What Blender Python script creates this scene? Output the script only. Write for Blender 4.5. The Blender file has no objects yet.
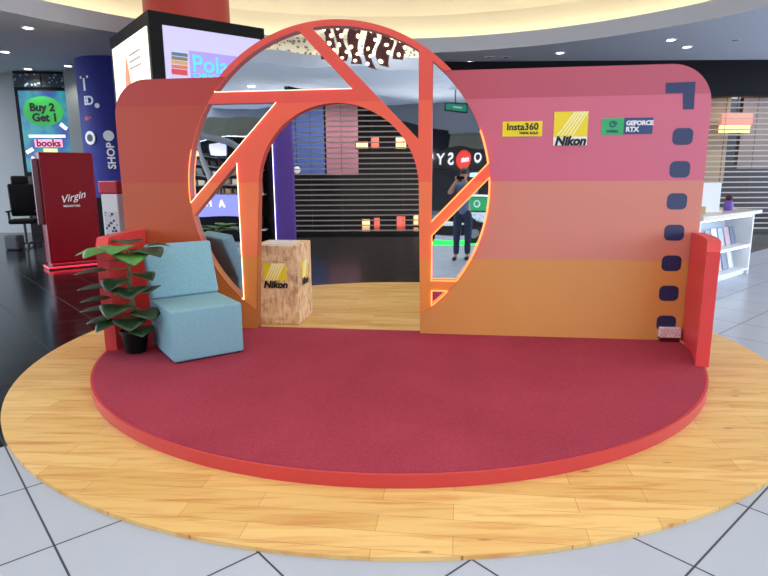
import bpy, bmesh, math, random
from math import sin, cos, tan, radians, pi, sqrt, atan2, hypot
from mathutils import Vector, Matrix
random.seed(7)
SC = bpy.context.scene
COL = SC.collection

# ------------------------------------------------------------------ camera
F, PITCH, H, ROLL = 577.0, radians(10.9), 1.6, radians(.35)
cd = bpy.data.cameras.new('camera'); cam = bpy.data.objects.new('camera', cd); COL.objects.link(cam)
cd.sensor_width = 36; cd.lens = 36 * F / 768; cd.clip_start = 0.05; cd.clip_end = 200
cam.location = (0, 0, H); cam.rotation_euler = (Matrix.Rotation(pi / 2 - PITCH, 3, 'X') @ Matrix.Rotation(-ROLL, 3, 'Z')).to_euler(); SC.camera = cam

def ray(u, v):
    x0 = (u - 384) / F; y0 = (288 - v) / F
    x = x0 * cos(ROLL) + y0 * sin(ROLL); y = -x0 * sin(ROLL) + y0 * cos(ROLL)
    return Vector((x, cos(PITCH) + y * sin(PITCH), -sin(PITCH) + y * cos(PITCH)))
def at(u, v, Y):                       # point seen at (u, v) standing at distance Y
    d = ray(u, v); return Vector((0, 0, H)) + d * (Y / d.y)
def un(u, v, z):                       # point seen at (u, v) at height z
    d = ray(u, v); return Vector((0, 0, H)) + d * ((z - H) / d.z)

# ------------------------------------------------------------------ the stage wall's frame
A = radians(7.4)
O = Vector((0.09, 5.4782, 0.1)); S = Vector((cos(A), -sin(A), 0)); N = Vector((sin(A), cos(A), 0))
M0 = O + N * 0.045
def mir(p):                            # where a thing stands that is seen in the mirrors
    p = Vector(p); return p - N * (2 * ((p - M0).dot(N)))
def V(u, v, Y): return mir(at(u, v, Y))

# ------------------------------------------------------------------ materials
def lin(c):
    return tuple(((x / 255) / 12.92 if x / 255 <= .04045 else ((x / 255 + .055) / 1.055) ** 2.4) for x in c[:3]) + (1,)
def mat(name, c, rough=.5, metal=0, emit=0, spec=.5, noise=0, nscale=8, bump=0, bscale=60, ior=1.5):
    m = bpy.data.materials.new(name); m.use_nodes = True
    nt = m.node_tree; b = nt.nodes['Principled BSDF']
    b.inputs['Base Color'].default_value = lin(c); b.inputs['Roughness'].default_value = rough
    b.inputs['Metallic'].default_value = metal; b.inputs['Specular IOR Level'].default_value = spec
    b.inputs['IOR'].default_value = ior
    if emit:
        b.inputs['Emission Color'].default_value = lin(c); b.inputs['Emission Strength'].default_value = emit
    if noise or bump:
        tc = nt.nodes.new('ShaderNodeTexCoord')
    if noise:
        n = nt.nodes.new('ShaderNodeTexNoise'); n.inputs['Scale'].default_value = nscale; n.inputs['Detail'].default_value = 4
        nt.links.new(tc.outputs['Object'], n.inputs['Vector'])
        r = nt.nodes.new('ShaderNodeValToRGB'); l = lin(c)
        r.color_ramp.elements[0].position = .3; r.color_ramp.elements[1].position = .7
        r.color_ramp.elements[0].color = tuple(x * (1 - noise) for x in l[:3]) + (1,)
        r.color_ramp.elements[1].color = tuple(min(1, x * (1 + noise)) for x in l[:3]) + (1,)
        nt.links.new(n.outputs['Fac'], r.inputs['Fac']); nt.links.new(r.outputs['Color'], b.inputs['Base Color'])
    if bump:
        n2 = nt.nodes.new('ShaderNodeTexNoise'); n2.inputs['Scale'].default_value = bscale; n2.inputs['Detail'].default_value = 3
        nt.links.new(tc.outputs['Object'], n2.inputs['Vector'])
        bp = nt.nodes.new('ShaderNodeBump'); bp.inputs['Strength'].default_value = bump; bp.inputs['Distance'].default_value = .01
        nt.links.new(n2.outputs['Fac'], bp.inputs['Height']); nt.links.new(bp.outputs['Normal'], b.inputs['Normal'])
    return m
def nd(m, t): return m.node_tree.nodes.new(t)
def lk(m, a, b): m.node_tree.links.new(a, b)
def bsdf(m): return m.node_tree.nodes['Principled BSDF']

# printed sunset bands of the stage wall: by height on the panel; left-to-right shift is painted glare
def band_mat(name, CL, CR):
    m = mat(name, (200, 90, 90), .42, spec=.5)
    tc = nd(m, 'ShaderNodeTexCoord'); sp = nd(m, 'ShaderNodeSeparateXYZ'); lk(m, tc.outputs['Object'], sp.inputs[0])
    def ramp(cols):
        mr = nd(m, 'ShaderNodeMapRange'); mr.inputs['From Min'].default_value = 0; mr.inputs['From Max'].default_value = 3
        lk(m, sp.outputs['Z'], mr.inputs['Value'])
        r = nd(m, 'ShaderNodeValToRGB'); r.color_ramp.interpolation = 'CONSTANT'
        e = r.color_ramp.elements
        e[0].position = 0; e[0].color = lin(cols[0]); e[1].position = .727 / 3; e[1].color = lin(cols[1])
        for p, c in ((1.447 / 3, cols[2]), (2.168 / 3, cols[3])):
            x = e.new(p); x.color = lin(c)
        lk(m, mr.outputs['Result'], r.inputs['Fac']); return r
    a = ramp(CL); b = ramp(CR)
    mr = nd(m, 'ShaderNodeMapRange'); mr.inputs['From Min'].default_value = -1.6; mr.inputs['From Max'].default_value = 1.2
    lk(m, sp.outputs['X'], mr.inputs['Value'])
    mx = nd(m, 'ShaderNodeMix'); mx.data_type = 'RGBA'
    lk(m, mr.outputs['Result'], mx.inputs['Factor']); lk(m, a.outputs['Color'], mx.inputs['A']); lk(m, b.outputs['Color'], mx.inputs['B'])
    lk(m, mx.outputs['Result'], bsdf(m).inputs['Base Color'])
    return m
RING_GLOW = [(224, 136, 60), (240, 120, 72), (238, 98, 72), (228, 84, 72)]  # brighter than the wall: LED glow put into the colour
WALL_LEFT = [(190, 108, 48), (184, 86, 50), (182, 72, 52), (176, 60, 52)]
WALL_RIGHT_HAZE = [(212, 148, 80), (208, 132, 114), (204, 102, 126), (184, 82, 102)]  # pinker than the left: bluish glare put into the colour

def tile_mat(name, base, grout, rough, gw, var=.03):
    m = mat(name, base, rough, spec=.5 if base[0] > 90 else .28)
    tc = nd(m, 'ShaderNodeTexCoord'); mp = nd(m, 'ShaderNodeMapping')
    mp.inputs['Rotation'].default_value = (0, 0, radians(-41)); mp.inputs['Location'].default_value = (-.40, -3.35 + .645 * 10, 0)
    lk(m, tc.outputs['Object'], mp.inputs['Vector'])
    bt = nd(m, 'ShaderNodeTexBrick'); bt.offset = 0; bt.squash = 1
    bt.inputs['Scale'].default_value = 1; bt.inputs['Brick Width'].default_value = .657; bt.inputs['Row Height'].default_value = .645
    bt.inputs['Mortar Size'].default_value = gw; bt.inputs['Mortar Smooth'].default_value = .1
    l = lin(base)
    bt.inputs['Color1'].default_value = l; bt.inputs['Color2'].default_value = tuple(x * (1 - var) for x in l[:3]) + (1,)
    bt.inputs['Mortar'].default_value = lin(grout)
    lk(m, mp.outputs['Vector'], bt.inputs['Vector']); lk(m, bt.outputs['Color'], bsdf(m).inputs['Base Color'])
    rr = nd(m, 'ShaderNodeMapRange'); rr.inputs['To Min'].default_value = rough; rr.inputs['To Max'].default_value = .7
    lk(m, bt.outputs['Fac'], rr.inputs['Value']); lk(m, rr.outputs['Result'], bsdf(m).inputs['Roughness'])
    return m

def plank_mat():
    m = mat('wood_planks', (222, 176, 108), .38)
    tc = nd(m, 'ShaderNodeTexCoord'); mp = nd(m, 'ShaderNodeMapping'); mp.inputs['Rotation'].default_value = (0, 0, A)
    lk(m, tc.outputs['Object'], mp.inputs['Vector'])
    bt = nd(m, 'ShaderNodeTexBrick'); bt.offset = .37; bt.inputs['Scale'].default_value = 1
    bt.inputs['Brick Width'].default_value = .95; bt.inputs['Row Height'].default_value = .13
    bt.inputs['Mortar Size'].default_value = .0012; bt.inputs['Bias'].default_value = 0
    bt.inputs['Color1'].default_value = lin((222, 186, 118)); bt.inputs['Color2'].default_value = lin((206, 164, 94)); bt.inputs['Mortar'].default_value = lin((165, 115, 62))
    lk(m, mp.outputs['Vector'], bt.inputs['Vector'])
    m2 = nd(m, 'ShaderNodeMapping'); m2.inputs['Rotation'].default_value = (0, 0, A); m2.inputs['Scale'].default_value = (1.2, 14, 1)
    lk(m, tc.outputs['Object'], m2.inputs['Vector'])
    n = nd(m, 'ShaderNodeTexNoise'); n.inputs['Scale'].default_value = 1.6; n.inputs['Detail'].default_value = 6; n.inputs['Distortion'].default_value = .6
    lk(m, m2.outputs['Vector'], n.inputs['Vector'])
    r = nd(m, 'ShaderNodeValToRGB'); e = r.color_ramp.elements
    e[0].position = .28; e[0].color = lin((222, 176, 134)); e[1].position = .52; e[1].color = (1, 1, 1, 1)
    lk(m, n.outputs['Fac'], r.inputs['Fac'])
    mx = nd(m, 'ShaderNodeMix'); mx.data_type = 'RGBA'; mx.blend_type = 'MULTIPLY'; mx.inputs['Factor'].default_value = .75
    lk(m, bt.outputs['Color'], mx.inputs['A']); lk(m, r.outputs['Color'], mx.inputs['B'])
    # knots
    m3 = nd(m, 'ShaderNodeMapping'); m3.inputs['Scale'].default_value = (1.3, 4.5, 1); lk(m, tc.outputs['Object'], m3.inputs['Vector'])
    vo = nd(m, 'ShaderNodeTexVoronoi'); vo.inputs['Scale'].default_value = 1.5; lk(m, m3.outputs['Vector'], vo.inputs['Vector'])
    r2 = nd(m, 'ShaderNodeValToRGB'); e = r2.color_ramp.elements
    e[0].position = .02; e[0].color = lin((150, 100, 62)); e[1].position = .085; e[1].color = (1, 1, 1, 1)
    lk(m, vo.outputs['Distance'], r2.inputs['Fac'])
    mx2 = nd(m, 'ShaderNodeMix'); mx2.data_type = 'RGBA'; mx2.blend_type = 'MULTIPLY'; mx2.inputs['Factor'].default_value = .8
    lk(m, mx.outputs['Result'], mx2.inputs['A']); lk(m, r2.outputs['Color'], mx2.inputs['B'])
    lk(m, mx2.outputs['Result'], bsdf(m).inputs['Base Color'])
    return m

def osb_mat():
    m = mat('strand_board', (205, 165, 110), .7)
    tc = nd(m, 'ShaderNodeTexCoord')
    cols = []
    for rot, sc in (((.3, .5, .9), (12, 40, 16)), ((.9, -.4, -.6), (40, 12, 12)), ((-.5, .8, .2), (46, 26, 14))):
        mp = nd(m, 'ShaderNodeMapping'); mp.inputs['Rotation'].default_value = rot; mp.inputs['Scale'].default_value = sc
        lk(m, tc.outputs['Object'], mp.inputs['Vector'])
        v = nd(m, 'ShaderNodeTexVoronoi'); v.inputs['Scale'].default_value = 1; lk(m, mp.outputs['Vector'], v.inputs['Vector'])
        r = nd(m, 'ShaderNodeValToRGB'); e = r.color_ramp.elements
        e[0].position = 0; e[0].color = lin((150, 98, 66)); e[1].position = .9; e[1].color = lin((240, 212, 170))
        x = e.new(.3); x.color = lin((218, 176, 128))
        sp = nd(m, 'ShaderNodeSeparateColor'); lk(m, v.outputs['Color'], sp.inputs[0]); lk(m, sp.outputs[0], r.inputs['Fac']); cols.append(r)
    mx = nd(m, 'ShaderNodeMix'); mx.data_type = 'RGBA'; mx.inputs['Factor'].default_value = .5
    lk(m, cols[0].outputs['Color'], mx.inputs['A']); lk(m, cols[1].outputs['Color'], mx.inputs['B'])
    m2 = nd(m, 'ShaderNodeMix'); m2.data_type = 'RGBA'; m2.inputs['Factor'].default_value = .4
    lk(m, mx.outputs['Result'], m2.inputs['A']); lk(m, cols[2].outputs['Color'], m2.inputs['B'])
    lk(m, m2.outputs['Result'], bsdf(m).inputs['Base Color'])
    return m

def carpet_mat():
    m = mat('red_carpet', (150, 40, 62), .95, spec=.1)
    tc = nd(m, 'ShaderNodeTexCoord')
    n = nd(m, 'ShaderNodeTexNoise'); n.inputs['Scale'].default_value = 170; n.inputs['Detail'].default_value = 2; lk(m, tc.outputs['Object'], n.inputs['Vector'])
    n2 = nd(m, 'ShaderNodeTexNoise'); n2.inputs['Scale'].default_value = 1.6; n2.inputs['Detail'].default_value = 3; lk(m, tc.outputs['Object'], n2.inputs['Vector'])
    r = nd(m, 'ShaderNodeValToRGB'); e = r.color_ramp.elements
    e[0].position = .25; e[0].color = lin((122, 38, 56)); e[1].position = .75; e[1].color = lin((174, 68, 86))
    ad = nd(m, 'ShaderNodeMix'); ad.inputs['Factor'].default_value = .25
    lk(m, n.outputs['Fac'], ad.inputs['A']); lk(m, n2.outputs['Fac'], ad.inputs['B']); lk(m, ad.outputs['Result'], r.inputs['Fac'])
    lk(m, r.outputs['Color'], bsdf(m).inputs['Base Color'])
    bp = nd(m, 'ShaderNodeBump'); bp.inputs['Strength'].default_value = .5; bp.inputs['Distance'].default_value = .01
    lk(m, n.outputs['Fac'], bp.inputs['Height']); lk(m, bp.outputs['Normal'], bsdf(m).inputs['Normal'])
    return m

def mirror_mat():
    m = mat('mirror_acrylic', (234, 243, 251), .015, metal=1)
    tc = nd(m, 'ShaderNodeTexCoord'); n = nd(m, 'ShaderNodeTexNoise'); n.inputs['Scale'].default_value = 1.8; n.inputs['Detail'].default_value = 1
    lk(m, tc.outputs['Object'], n.inputs['Vector'])
    bp = nd(m, 'ShaderNodeBump'); bp.inputs['Strength'].default_value = .14; bp.inputs['Distance'].default_value = .02
    lk(m, n.outputs['Fac'], bp.inputs['Height']); lk(m, bp.outputs['Normal'], bsdf(m).inputs['Normal'])
    return m

def speckle_mat(name, base, dots, scale, thr=.28, emit=0):
    m = mat(name, base, .5)
    tc = nd(m, 'ShaderNodeTexCoord'); v = nd(m, 'ShaderNodeTexVoronoi'); v.inputs['Scale'].default_value = scale
    lk(m, tc.outputs['Object'], v.inputs['Vector'])
    r = nd(m, 'ShaderNodeValToRGB'); r.color_ramp.interpolation = 'CONSTANT'; e = r.color_ramp.elements
    e[0].color = lin(dots); e[1].position = thr; e[1].color = lin(base); lk(m, v.outputs['Distance'], r.inputs['Fac'])
    lk(m, r.outputs['Color'], bsdf(m).inputs['Base Color'])
    if emit:
        lk(m, r.outputs['Color'], bsdf(m).inputs['Emission Color']); bsdf(m).inputs['Emission Strength'].default_value = emit
    return m

def screen_mat(name, cols, scale=2.2, emit=1.0):
    m = mat(name, cols[0], .3)
    tc = nd(m, 'ShaderNodeTexCoord'); n = nd(m, 'ShaderNodeTexNoise'); n.inputs['Scale'].default_value = scale; n.inputs['Detail'].default_value = 4
    lk(m, tc.outputs['Object'], n.inputs['Vector'])
    r = nd(m, 'ShaderNodeValToRGB'); e = r.color_ramp.elements
    e[0].position = .3; e[0].color = lin(cols[0]); e[1].position = .7; e[1].color = lin(cols[-1])
    for i, c in enumerate(cols[1:-1]):
        x = e.new(.3 + .4 * (i + 1) / (len(cols) - 1)); x.color = lin(c)
    lk(m, n.outputs['Fac'], r.inputs['Fac']); lk(m, r.outputs['Color'], bsdf(m).inputs['Emission Color'])
    bsdf(m).inputs['Base Color'].default_value = (.01, .01, .01, 1); bsdf(m).inputs['Emission Strength'].default_value = emit
    return m

MT = {
 'sunset': band_mat('sunset_print_haze', WALL_LEFT, WALL_RIGHT_HAZE), 'ring_painted_glow': band_mat('ring_painted_glow', RING_GLOW, RING_GLOW), 'carpet': carpet_mat(), 'planks': plank_mat(), 'osb': osb_mat(), 'mirror': mirror_mat(),
 'white_tile': tile_mat('white_tile', (166, 175, 190), (44, 48, 58), .22, .005),
 'black_tile': tile_mat('black_tile', (12, 13, 15), (52, 54, 56), .16, .004),
 'rim': mat('red_rim_paint', (190, 58, 58), .4),
 'fin': mat('red_fin_paint', (212, 64, 66), .4),
 'vinyl_black': mat('black_vinyl_blue_glare', (26, 44, 88), .4),  # black vinyl, with bluish glare put into its colour
 'yellow': mat('logo_yellow', (238, 216, 30), .4), 'pale_yellow': mat('logo_pale_yellow', (250, 244, 190), .4),
 'green': mat('logo_green', (40, 170, 100), .4), 'navy': mat('logo_navy_glare', (34, 62, 112), .4),  # navy puts bluish glare into the colour of the black lettered plate
 'white': mat('white_paint', (232, 234, 236), .4), 'black': mat('black_paint', (10, 10, 12), .5, spec=.15), 'ink': mat('ink_black', (8, 8, 10), .5),
 'dark': mat('dark_metal', (26, 27, 30), .35, metal=.3), 'grey': mat('grey_paint', (128, 130, 134), .6), 'dgrey': mat('dark_grey', (62, 64, 68), .6),
 'lilac_fabric': mat('blue_grey_fabric', (126, 168, 180), .85, noise=.06, nscale=40, bump=.25, bscale=300, spec=.25),
 'lt_seam': mat('pale_seam', (150, 190, 204), .85),
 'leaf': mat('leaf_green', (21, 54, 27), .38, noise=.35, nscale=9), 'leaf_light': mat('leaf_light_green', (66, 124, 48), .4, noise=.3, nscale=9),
 'stem': mat('plant_stem', (66, 84, 40), .6), 'soil': mat('soil', (34, 26, 20), .95, noise=.4, nscale=60), 'pot': mat('black_pot', (8, 8, 9), .5, spec=.2),
 'ceil': mat('ceiling_grey', (234, 235, 238), .8), 'fascia': mat('fascia_grey', (186, 192, 204), .7), 'cream': mat('cove_cream', (246, 238, 212), .8),
 'mosaic': speckle_mat('mosaic_band', (196, 188, 172), (96, 84, 76), 9, .34),
 'kiosk': mat('kiosk_red', (126, 8, 24), .3, spec=.12), 'kiosk_dark': mat('kiosk_dark_red', (92, 10, 20), .3),
 'blue_col': mat('column_blue', (40, 46, 128), .6, spec=.25), 'red_col': mat('column_red', (176, 44, 34), .5),
 'purple': mat('panel_purple', (104, 74, 176), .5), 'steel': mat('shutter_steel', (168, 160, 152), .5, metal=.3),
 'soft_white': mat('lens_white', (255, 250, 238), .4, emit=9), 'led_white': mat('led_white', (225, 225, 255), .4, emit=3.0),
 'led_red': mat('led_red', (255, 30, 60), .4, emit=2.2),
 'led': mat('led_warm', (255, 124, 64), .4, emit=3.2), 'led_pale': mat('led_pale', (255, 200, 168), .4, emit=3),
 'olive': mat('olive_panel', (128, 130, 112), .7, noise=.08, nscale=3), 'maroon': mat('maroon_fabric', (74, 18, 26), .6),
 'bulb': mat('bulb_glow', (255, 232, 180), .4, emit=4), 'jeans': mat('dark_jeans', (30, 40, 66), .9, noise=.15, nscale=40),
 'shirt': mat('grey_shirt', (92, 104, 130), .9, noise=.08, nscale=30), 'skin': mat('skin', (176, 124, 98), .55), 'hair': mat('hair_black', (16, 14, 14), .6),
 'shoe': mat('dark_shoe', (24, 28, 44), .5), 'acrylic': mat('clear_sign_white', (222, 226, 230), .3),
 'grey_wall': mat('wall_grey', (150, 154, 152), .75), 'shop_dark': mat('shop_dark', (52, 48, 48), .7),
}

# ------------------------------------------------------------------ builders
class MB:
    def __init__(s): s.b = bmesh.new()
    def _x(s, vs, M):
        if M is not None:
            for v in vs: v.co = M @ v.co
        return s
    def box(s, x0, x1, y0, y1, z0, z1, M=None):
        vs = [s.b.verts.new((x, y, z)) for x in (x0, x1) for y in (y0, y1) for z in (z0, z1)]
        for f in ((0, 1, 3, 2), (4, 6, 7, 5), (0, 4, 5, 1), (2, 3, 7, 6), (0, 2, 6, 4), (1, 5, 7, 3)): s.b.faces.new([vs[i] for i in f])
        return s._x(vs, M)
    def rbox(s, x0, x1, y0, y1, z0, z1, r=.02, seg=3, M=None):
        t = bmesh.new()
        bmesh.ops.create_cube(t, size=1)
        for v in t.verts: v.co = Vector(((x0 + x1) / 2 + v.co.x * (x1 - x0), (y0 + y1) / 2 + v.co.y * (y1 - y0), (z0 + z1) / 2 + v.co.z * (z1 - z0)))
        bmesh.ops.bevel(t, geom=t.edges[:], offset=r, segments=seg, affect='EDGES', profile=.5)
        return s.merge(t, M)
    def merge(s, t, M=None):
        mp = {v: s.b.verts.new((M @ v.co) if M is not None else v.co) for v in t.verts}
        for f in t.faces:
            try: s.b.faces.new([mp[v] for v in f.verts])
            except ValueError: pass
        t.free(); return s
    def lathe(s, prof, n=32, M=None, cap=True):
        rings = [[s.b.verts.new((r * cos(2 * pi * i / n), r * sin(2 * pi * i / n), z)) for i in range(n)] for r, z in prof]
        for a, b in zip(rings, rings[1:]):
            for i in range(n): s.b.faces.new((a[i], a[(i + 1) % n], b[(i + 1) % n], b[i]))
        if cap:
            s.b.faces.new(rings[0][::-1]); s.b.faces.new(rings[-1])
        return s._x([v for r in rings for v in r], M)
    def tube(s, pts, r, n=8, closed=False, M=None):
        P = [Vector(p) for p in pts]; rs = r if isinstance(r, (list, tuple)) else [r] * len(P); rings = []
        for i, p in enumerate(P):
            if closed: d = P[(i + 1) % len(P)] - P[i - 1]
            else: d = P[min(i + 1, len(P) - 1)] - P[max(i - 1, 0)]
            d.normalize(); up = Vector((0, 0, 1)) if abs(d.z) < .9 else Vector((0, 1, 0))
            a = d.cross(up).normalized(); b = d.cross(a)
            rings.append([s.b.verts.new(p + (a * cos(2 * pi * k / n) + b * sin(2 * pi * k / n)) * rs[i]) for k in range(n)])
        m = len(rings)
        for i in range(m if closed else m - 1):
            a, b = rings[i], rings[(i + 1) % m]
            for k in range(n): s.b.faces.new((a[k], a[(k + 1) % n], b[(k + 1) % n], b[k]))
        if not closed: s.b.faces.new(rings[0][::-1]); s.b.faces.new(rings[-1])
        return s._x([v for q in rings for v in q], M)
    def prism(s, poly, y0, y1, M=None):         # polygon in x-z, thick in y
        a = [s.b.verts.new((x, y0, z)) for x, z in poly]; b = [s.b.verts.new((x, y1, z)) for x, z in poly]; n = len(poly)
        s.b.faces.new(a); s.b.faces.new(b[::-1])
        for i in range(n): s.b.faces.new((a[i], b[i], b[(i + 1) % n], a[(i + 1) % n]))
        return s._x(a + b, M)
    def slab(s, poly, z0, z1, M=None):          # polygon in x-y, thick in z
        a = [s.b.verts.new((x, y, z0)) for x, y in poly]; b = [s.b.verts.new((x, y, z1)) for x, y in poly]; n = len(poly)
        s.b.faces.new(a[::-1]); s.b.faces.new(b)
        for i in range(n): s.b.faces.new((a[i], a[(i + 1) % n], b[(i + 1) % n], b[i]))
        return s._x(a + b, M)
    def ball(s, c, r, M=None, sub=2):
        t = bmesh.new(); bmesh.ops.create_icosphere(t, subdivisions=sub, radius=1)
        rr = r if isinstance(r, (tuple, list)) else (r, r, r)
        for v in t.verts: v.co = Vector((c[0] + v.co.x * rr[0], c[1] + v.co.y * rr[1], c[2] + v.co.z * rr[2]))
        return s.merge(t, M)
    def build(s, name, m, parent=None, smooth=False, label=None, fix=True):
        if fix: bmesh.ops.recalc_face_normals(s.b, faces=s.b.faces[:])
        me = bpy.data.meshes.new(name); s.b.to_mesh(me); s.b.free()
        me.materials.append(MT[m] if isinstance(m, str) else m)
        if smooth:
            me.polygons.foreach_set('use_smooth', [True] * len(me.polygons))
            try: me.set_sharp_from_angle(angle=radians(40))
            except Exception: pass
        o = bpy.data.objects.new(name, me); COL.objects.link(o)
        if parent is not None: o.parent = parent
        if label: o['label'] = label
        return o

def tag(o, label, cat, group=None):
    o['label'] = label; o['category'] = cat
    if group: o['group'] = group
    return o
def thing(name, label, cat, loc=(0, 0, 0), rz=0, group=None):
    o = bpy.data.objects.new(name, None); COL.objects.link(o); o.location = loc; o.rotation_euler = (0, 0, rz)
    o.empty_display_size = .1
    return tag(o, label, cat, group)
def struct(o): o['kind'] = 'structure'; return o
def dup(root, loc, rz=None, label=None, group=None):
    r = root.copy(); COL.objects.link(r); r.location = loc
    if rz is not None: r.rotation_euler = (0, 0, rz)
    if label: r['label'] = label
    if group: r['group'] = group
    for ch in list(root.children):
        c = ch.copy(); COL.objects.link(c); c.parent = r
        for g in list(ch.children):
            d = g.copy(); COL.objects.link(d); d.parent = c
    return r
def text(name, body, size, m, parent, M, depth=.004, bold=0, shear=0, ax='CENTER', wrap=None, label=None, sx=1.0):
    """lettering standing on the local x-z plane, facing -y; M places it"""
    c = bpy.data.curves.new(name, 'FONT'); c.body = body; c.size = size; c.extrude = depth / 2; c.offset = bold; c.shear = shear
    c.align_x = ax; c.align_y = 'CENTER'; c.resolution_u = 3
    t = bpy.data.objects.new(name, c); COL.objects.link(t)
    dg = bpy.context.evaluated_depsgraph_get(); dg.update()
    me = bpy.data.meshes.new_from_object(t.evaluated_get(dg))
    bpy.data.objects.remove(t); bpy.data.curves.remove(c)
    for v in me.vertices:
        p = Vector((v.co.x * sx, -v.co.z, v.co.y))
        if wrap:                       # bend round a vertical cylinder of this radius
            a = p.x / wrap; rr = wrap - p.y + .004; p = Vector((rr * sin(a), -rr * cos(a), p.z))
        v.co = M @ p
    me.materials.clear(); me.materials.append(MT[m] if isinstance(m, str) else m)
    o = bpy.data.objects.new(name, me); COL.objects.link(o)
    if parent is not None: o.parent = parent
    if label: o['label'] = label
    return o
T = Matrix.Translation
def RZ(a): return Matrix.Rotation(a, 4, 'Z')
def fill2d(outer, holes, half):
    """flat shape with holes, as a bmesh in x-z, thick from y=0 to 2*half"""
    c = bpy.data.curves.new('outline', 'CURVE'); c.dimensions = '2D'; c.fill_mode = 'BOTH'; c.extrude = half
    for poly in [outer] + holes:
        sp = c.splines.new('POLY'); sp.points.add(len(poly) - 1); sp.use_cyclic_u = True
        for p, (x, y) in zip(sp.points, poly): p.co = (x, y, 0, 1)
    t = bpy.data.objects.new('outline', c); COL.objects.link(t)
    dg = bpy.context.evaluated_depsgraph_get(); dg.update()
    me = bpy.data.meshes.new_from_object(t.evaluated_get(dg)); bpy.data.objects.remove(t); bpy.data.curves.remove(c)
    mb = MB(); mb.b.from_mesh(me); bpy.data.meshes.remove(me)
    for v in mb.b.verts: v.co = Vector((v.co.x, half - v.co.z, v.co.y))
    return mb
def arc(c, r, a0, a1, n):
    return [(c[0] + r * cos(a0 + (a1 - a0) * i / n), c[1] + r * sin(a0 + (a1 - a0) * i / n)) for i in range(n + 1)]

# ------------------------------------------------------------------ floor
e = Vector((.755, .656)); q = Vector((-.656, .755))        # tile axes; the dark tile begins 4 m out along q
def pq(a, b): return tuple(e * a + q * b)
BIG = 45
struct(MB().slab([pq(-BIG, -BIG), pq(BIG, -BIG), pq(BIG, 4.0), pq(-BIG, 4.0)], -.1, 0).build('floor', 'white_tile'))
struct(MB().slab([pq(-BIG, 4.0), pq(BIG, 4.0), pq(BIG, BIG), pq(-BIG, BIG)], -.1, 0).build('floor_dark', 'black_tile'))

WC = (0.13, 5.425)
deck = MB().slab(arc(WC, 3.245, 0, 2 * pi * 127 / 128, 127), 0, .02).build('wood_deck', 'planks')
tag(deck, 'round pale wood plank deck laid on the tiles under the red stage', 'floor deck')

# red stage: carpet half disc with a painted edge
CC = (0.112, 5.355); RC = 2.628
stage = thing('round_stage', 'low half-round red carpeted stage with an orange red rim on the wood deck', 'stage', (CC[0], CC[1], .02))
a_left = pi + .18; 
def wall_s(s, off=0.0): p = O + S * s + N * off; return (p.x - CC[0], p.y - CC[1])
pts = []
pl, pr_ = wall_s(-2.66, .10), wall_s(2.66, .10)
aL = atan2(pl[1], pl[0]); aR = atan2(pr_[1], pr_[0])
rimpoly = arc((0, 0), RC, aL, aR + 2 * pi, 120)
MB().slab(rimpoly, 0, .076).build('rim', 'rim', stage)
rc2 = [(x * (RC - .018) / RC, y * (RC - .018) / RC) for x, y in rimpoly]
MB().slab(rc2, .0755, .0790).build('carpet', 'carpet', stage, label='burgundy carpet')

# ------------------------------------------------------------------ stage wall
wall = thing('photo_wall', 'tall sunset-coloured photo wall with a mirrored aperture ring and arched doorway', 'photo wall', O, -A)
RCX, RCZ, RO, RI = -.555, 1.392, 1.50, 1.446
def edge_arc():
    dz = 2.428 - RCZ; dx = sqrt(RO * RO - dz * dz)
    a0 = atan2(dz, -dx); a1 = atan2(dz, dx); return arc((RCX, RCZ), RO, a0, a1, 60)
outer = [(-2.715, 0)] + arc((-2.715 + .34, 2.428 - .34), .34, pi, pi / 2, 12) + edge_arc() + arc((2.735 - .34, 2.428 - .34), .34, pi / 2, 0, 12) + [(2.735, 0)]
AC, AR = (-.53, 1.40), .772
outer += [(.262, 0)] + arc(AC, AR, 0, pi, 56) + [(-1.385, 0)]
circ = arc((RCX, RCZ), RI, 0, 2 * pi * 239 / 240, 239)
def clip(poly, f):
    out = []
    for i, a in enumerate(poly):
        b = poly[(i + 1) % len(poly)]; fa, fb = f(a), f(b)
        if fa >= 0: out.append(a)
        if (fa >= 0) != (fb >= 0):
            t = fa / (fa - fb); out.append((a[0] + (b[0] - a[0]) * t, a[1] + (b[1] - a[1]) * t))
    return out
def line(p, r):                     # z above the line through p and r
    k = (r[1] - p[1]) / (r[0] - p[0]); return lambda t: t[1] - (p[1] + k * (t[0] - p[0]))
neg = lambda f: (lambda t: -f(t))
above = lambda z: (lambda t: t[1] - z)
right = lambda s: (lambda t: t[0] - s)
A1 = line((-.853, 2.802), (-.375, 2.296)); A2 = line((-.724, 2.816), (.241, 1.832))
C1 = line((.362, 1.084), (.863, 1.606)); C2 = line((.364, .953), (.868, 1.472))
F1 = line((-1.10, 2.178), (-2.02, 1.235)); F2 = line((-2.01, 1.10), (-1.529, 1.611))
holes = []
for fs in ([neg(A1), above(2.292)], [A2, neg(right(.236))], [right(.360), C1], [right(.364), neg(C2), above(.525)],
           [right(.368), neg(above(.428))], [neg(above(2.188)), F1], [neg(F2), neg(right(-1.503))]):
    p = circ
    for f in fs: p = clip(p, f)
    holes.append(p)
fill2d(outer, holes, .05).build('front_panel', 'sunset', wall)
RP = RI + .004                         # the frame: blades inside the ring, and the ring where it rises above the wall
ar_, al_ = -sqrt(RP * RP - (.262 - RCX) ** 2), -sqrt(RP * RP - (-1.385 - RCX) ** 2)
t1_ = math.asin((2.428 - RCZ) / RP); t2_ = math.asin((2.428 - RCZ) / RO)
ro_ = arc((RCX, RCZ), RP, atan2(ar_, .262 - RCX), t1_, 80) + arc((RCX, RCZ), RO, t2_, pi - t2_, 90) + arc((RCX, RCZ), RP, pi - t1_, atan2(al_, -1.385 - RCX) + 2 * pi, 80) + arc(AC, AR, pi, 0, 56)
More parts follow.
